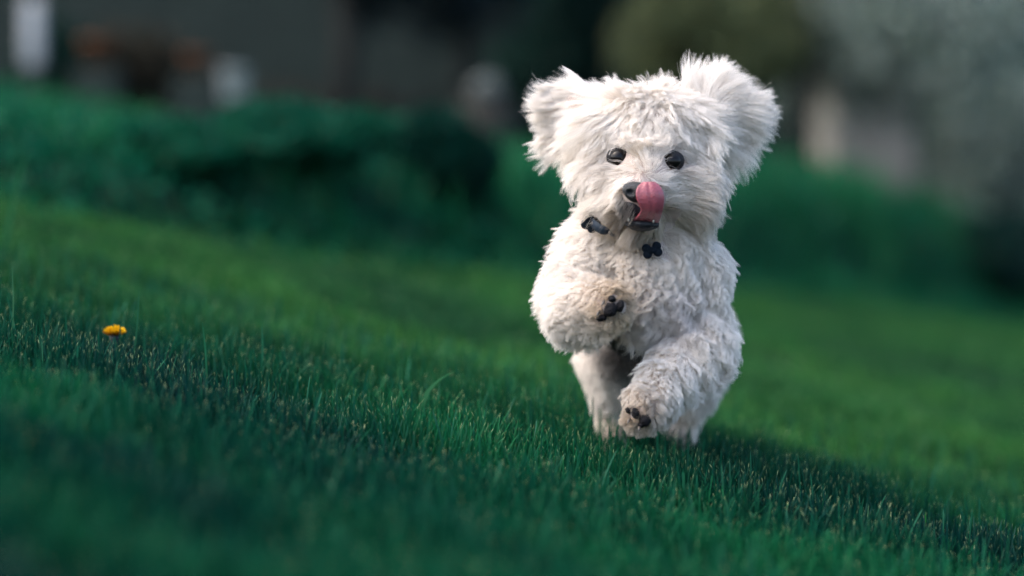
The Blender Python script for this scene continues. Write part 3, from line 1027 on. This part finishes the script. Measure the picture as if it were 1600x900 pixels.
RN = unit(no[tri[ti, 0]] * b0 + no[tri[ti, 1]] * b1 + no[tri[ti, 2]] * b2)


FACE_C = W(1010, 255, 0)


def groom(P, Nn):
    """Comb direction, lift, length and curl at surface points."""
    comb = np.zeros_like(P); att = np.zeros((len(P), 3))
    for s in range(0, len(P), 20000):
        p = P[s:s + 20000]
        d2 = ((p[:, None, :] - GP[None]) ** 2).sum(2)
        w = 1 / (d2 + 4e-5) ** 2
        w /= w.sum(1, keepdims=True)
        comb[s:s + 20000] = w @ GC
        att[s:s + 20000] = w @ GA
    fc = np.exp(-(((P[:, 0] - FACE_C[0]) / 0.085) ** 2 + ((P[:, 2] - FACE_C[2]) / 0.085) ** 2) ** 2) * (P[:, 1] < 0.05)
    att[:, 1] *= 0.84 + 0.32 * fc
    att[:, 0] *= 1 - 0.25 * fc
    att[:, 2] *= 1 - 0.45 * fc
    return unit(comb), att


comb, att = groom(R0, RN)
px, py, dep_ = proj(R0)
# bare skin: eyes, nose, mouth, pads
keep = np.ones(N, bool)
front_side = (RN * unit(np.array([0, -D, CAM_Z]) - R0)).sum(1) > -0.1
for (ex, ey, _) in EYES:
    keep &= ~((((px - ex) / 17) ** 2 + ((py - ey) / 13.5) ** 2 < 1) & (R0[:, 1] < 0.05))
keep &= ~((((px - 992) / 19) ** 2 + ((py - 302) / 15) ** 2 < 1) & (R0[:, 1] < 0.0))
keep &= ~((((px - 1003) / 27) ** 2 + ((py - 345) / 12) ** 2 < 1) & (R0[:, 1] < 0.0))
for (ax, ay, dd, r) in pad_pos:
    keep &= ~((((px - ax)) ** 2 + ((py - ay)) ** 2 < (r * 0.95) ** 2) & (R0[:, 1] < 0.0))
R0, RN, comb, att, px, py = R0[keep], RN[keep], comb[keep], att[keep], px[keep], py[keep]
N = len(R0)

# locks: every strand follows the nearest lock root
K = 10
ts = np.linspace(0, 1, K)


def grow(R, Nn, comb, att, seed, curl_scale=1.0, phase=None):
    n = len(R)
    lift = att[:, :1]; Ln = att[:, 1:2]; cu = att[:, 2:3] * curl_scale
    tang = comb - (comb * Nn).sum(1, keepdims=True) * Nn * 0.75
    tang = unit(tang)
    out = np.empty((n, K, 3))
    p = R - Nn * 0.0008
    out[:, 0] = p
    e1 = unit(np.cross(tang, Nn)); e2 = Nn
    wander = np.stack([fnoise(R, 95, seed + 1), fnoise(R, 95, seed + 2), fnoise(R, 95, seed + 3)], 1)
    big = 2.0 * np.stack([fnoise(R, 40, seed + 4), fnoise(R, 40, seed + 5), fnoise(R, 40, seed + 6)], 1)
    for k in range(1, K):
        t = ts[k]
        d = Nn * (lift * (1.0 - 0.88 * t)) + tang * (0.35 + 0.9 * t) + wander * 0.35 * (0.3 + t) + big * 0.30
        d[:, 2] -= 0.10 * t
        p = p + unit(d) * Ln / (K - 1)
        out[:, k] = p
    ph = (rng.random((n, 1)) * 6.28 if phase is None else phase)
    turns = 1.45 + 0.7 * wander[:, :1]
    for k in range(1, K):
        t = ts[k]
        a = ph + turns * 2 * np.pi * t
        out[:, k] += (e1 * np.sin(a) + e2 * np.cos(a) * 0.6) * cu * (t ** 1.1) * 0.74
    return out


def lock_roots(spacing):
    """Thin out the strand roots to locks about `spacing` metres apart."""
    key = np.floor(R0 / spacing).astype(np.int64)
    key = key[:, 0] * 73856093 ^ key[:, 1] * 19349663 ^ key[:, 2] * 83492791
    _, idx = np.unique(key, return_index=True)
    return rng.permutation(idx)


L1 = lock_roots(0.0110)
L2 = lock_roots(0.0046)
att_l = att.copy()
att_l[:, 1] *= rng.uniform(0.8, 1.3, N)
att_l[:, 2] *= 1.3
S1 = grow(R0[L1], RN[L1], unit(comb[L1] + rng.normal(0, 0.22, (len(L1), 3))), att_l[L1], 0)
S2 = grow(R0[L2], RN[L2], unit(comb[L2] + rng.normal(0, 1, (len(L2), 3)) * (0.04 + 24 * att[L2, 2:3])), att_l[L2] * np.stack([rng.uniform(0.5, 1.6, len(L2)), rng.uniform(0.9, 1.35, len(L2)), np.ones(len(L2))], 1), 0, 1.5)


def nearest(src, q):
    kd = kdtree.KDTree(len(src))
    for i, p in enumerate(src): kd.insert(p, i)
    kd.balance()
    return np.array([kd.find(p)[1] for p in q])


n21 = nearest(R0[L1], R0[L2])
w1 = (ts ** 0.9 * 0.42)[None, :, None]
S2 = S2 * (1 - w1) + (S1[n21] + (R0[L2] - R0[L1][n21])[:, None] * (1 - 0.7 * ts)[None, :, None]) * w1
att_s = att.copy()
att_s[:, 1] *= rng.uniform(0.7, 1.25, N)
S = grow(R0, RN, unit(comb + rng.normal(0, 0.08, (N, 3))), att_s, 0, 0.35)
n2 = nearest(R0[L2], R0)
tight = rng.uniform(0.48, 0.93, N)
tight[rng.random(N) < 0.12] = 0.10          # fly-away hairs
w2 = (ts[None, :] ** 0.55 * tight[:, None])[:, :, None]
S = S * (1 - w2) + (S2[n2] + (R0 - R0[L2][n2])[:, None] * (1 - 0.62 * ts)[None, :, None]) * w2

# tint of the coat: own colour, stains and some painted shade
tint = np.tile(np.array([0.935, 0.895, 0.845]), (N, 1))
tint *= rng.normal(1, 0.07, len(L2))[n2][:, None].clip(0.8, 1.08)
tint *= (1 + 0.05 * fnoise(R0, 60, 9)[:, None]) * rng.uniform(0.93, 1.05, (N, 1))
STAINS_AND_SHADE = [  # px, py, radius px, colour, strength, nearest and farthest depth
    (990, 335, 34, (0.50, 0.40, 0.27), 0.55), (1030, 350, 34, (0.52, 0.43, 0.30), 0.5), (960, 335, 26, (0.60, 0.50, 0.36), 0.5), (1065, 335, 28, (0.62, 0.53, 0.40), 0.5),
    (985, 318, 16, (0.07, 0.065, 0.065), 0.95), (984, 333, 13, (0.10, 0.09, 0.085), 0.85), (1003, 358, 16, (0.12, 0.10, 0.10), 0.7),
    (964, 247, 24, (0.30, 0.25, 0.21), 0.6), (1051, 253, 22, (0.30, 0.25, 0.21), 0.6),  # eye surrounds: tear stains plus socket shade painted in
    (1037, 263, 8, (0.12, 0.055, 0.035), 0.95), (1000, 240, 14, (0.55, 0.47, 0.34), 0.5), (985, 246, 9, (0.45, 0.38, 0.30), 0.5),
    (957, 478, 42, (0.40, 0.28, 0.14), 0.85), (1000, 648, 36, (0.38, 0.27, 0.15), 0.8), (970, 505, 20, (0.55, 0.45, 0.28), 0.5),
    (1050, 480, 50, (0.66, 0.60, 0.62), 0.4), (1000, 400, 60, (0.68, 0.60, 0.50), 0.4), (1080, 300, 40, (0.72, 0.64, 0.54), 0.4),  # mauve chest patch comes first: shade painted into the coat
]
for (sx, sy, sr, c, st) in STAINS_AND_SHADE:
    m = (st * np.exp(-((px - sx) ** 2 + (py - sy) ** 2) / (sr * sr) * 1.2) * (R0[:, 1] < 0.06))[:, None]
    tint = tint * (1 - m) + np.array(c) * m
m = ((np.exp(-(((px - 978) / 40) ** 2 + ((py - 548) / 46) ** 2) ** 2) * 0.95) * (R0[:, 1] > 0.02))[:, None]  # dark belly between the legs: shade painted into the fur tint
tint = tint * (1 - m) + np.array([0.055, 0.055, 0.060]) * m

# trim hairs that fall over the eyes, the nose, the tongue and the charms
q = S.reshape(-1, 3)
sx, sy, _d = proj(q)
sx, sy, yy = sx.reshape(N, K), sy.reshape(N, K), q[:, 1].reshape(N, K)
drop = np.zeros(N, bool)


def over(cx, cyy, rx, ry, depth, p=1.0):
    hit = ((((sx - cx) / rx) ** 2 + ((sy - cyy) / ry) ** 2 < 1) & (yy < depth)).any(1)
    return hit & (rng.random(N) < p)


drop |= over(967, 245.5, 15.5, 13, 0.02, 0.975)
drop |= over(1051, 251, 14.5, 13, 0.02, 0.98)
drop |= over(991, 300, 17, 14, 0.0, 0.96)
drop |= over(1016, 312, 22, 28, 0.0, 1.0)
drop |= over(1003, 346, 23, 8, 0.0, 0.93)
drop |= over(1019, 391, 12, 8, 0.05, 0.88)
drop |= over(925, 350, 14, 11, 0.05, 0.97)
drop |= over(943, 360, 9, 6, 0.05, 0.85)
for (ax, ay, dd, r) in pad_pos:
    drop |= over(ax, ay, r * 0.7, r * 0.7, 0.0, 0.75)
S, tint, att_s = S[~drop], tint[~drop], att_s[~drop]
N = len(S)

fur_cu = bpy.data.hair_curves.new("fur")
fur_cu.add_curves([K] * N)
fur_cu.attributes["position"].data.foreach_set("vector", S.astype(np.float32).ravel())
rad = fur_cu.attributes.get("radius") or fur_cu.attributes.new("radius", 'FLOAT', 'POINT')
rv = (0.00014 * (1 - 0.7 * ts ** 2))[None, :] * rng.uniform(0.8, 1.2, (N, 1))
rad.data.foreach_set("value", rv.astype(np.float32).ravel())
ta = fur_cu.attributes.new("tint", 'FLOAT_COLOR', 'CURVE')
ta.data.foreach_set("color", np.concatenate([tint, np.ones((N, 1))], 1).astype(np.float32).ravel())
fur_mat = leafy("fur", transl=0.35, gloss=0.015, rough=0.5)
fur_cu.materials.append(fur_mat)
fur = bpy.data.objects.new("fur", fur_cu)
COL.objects.link(fur)
fur.parent = dog
fur["kind"] = "stuff"
print("tris lawn", N_LAWN, "fur strands", N)
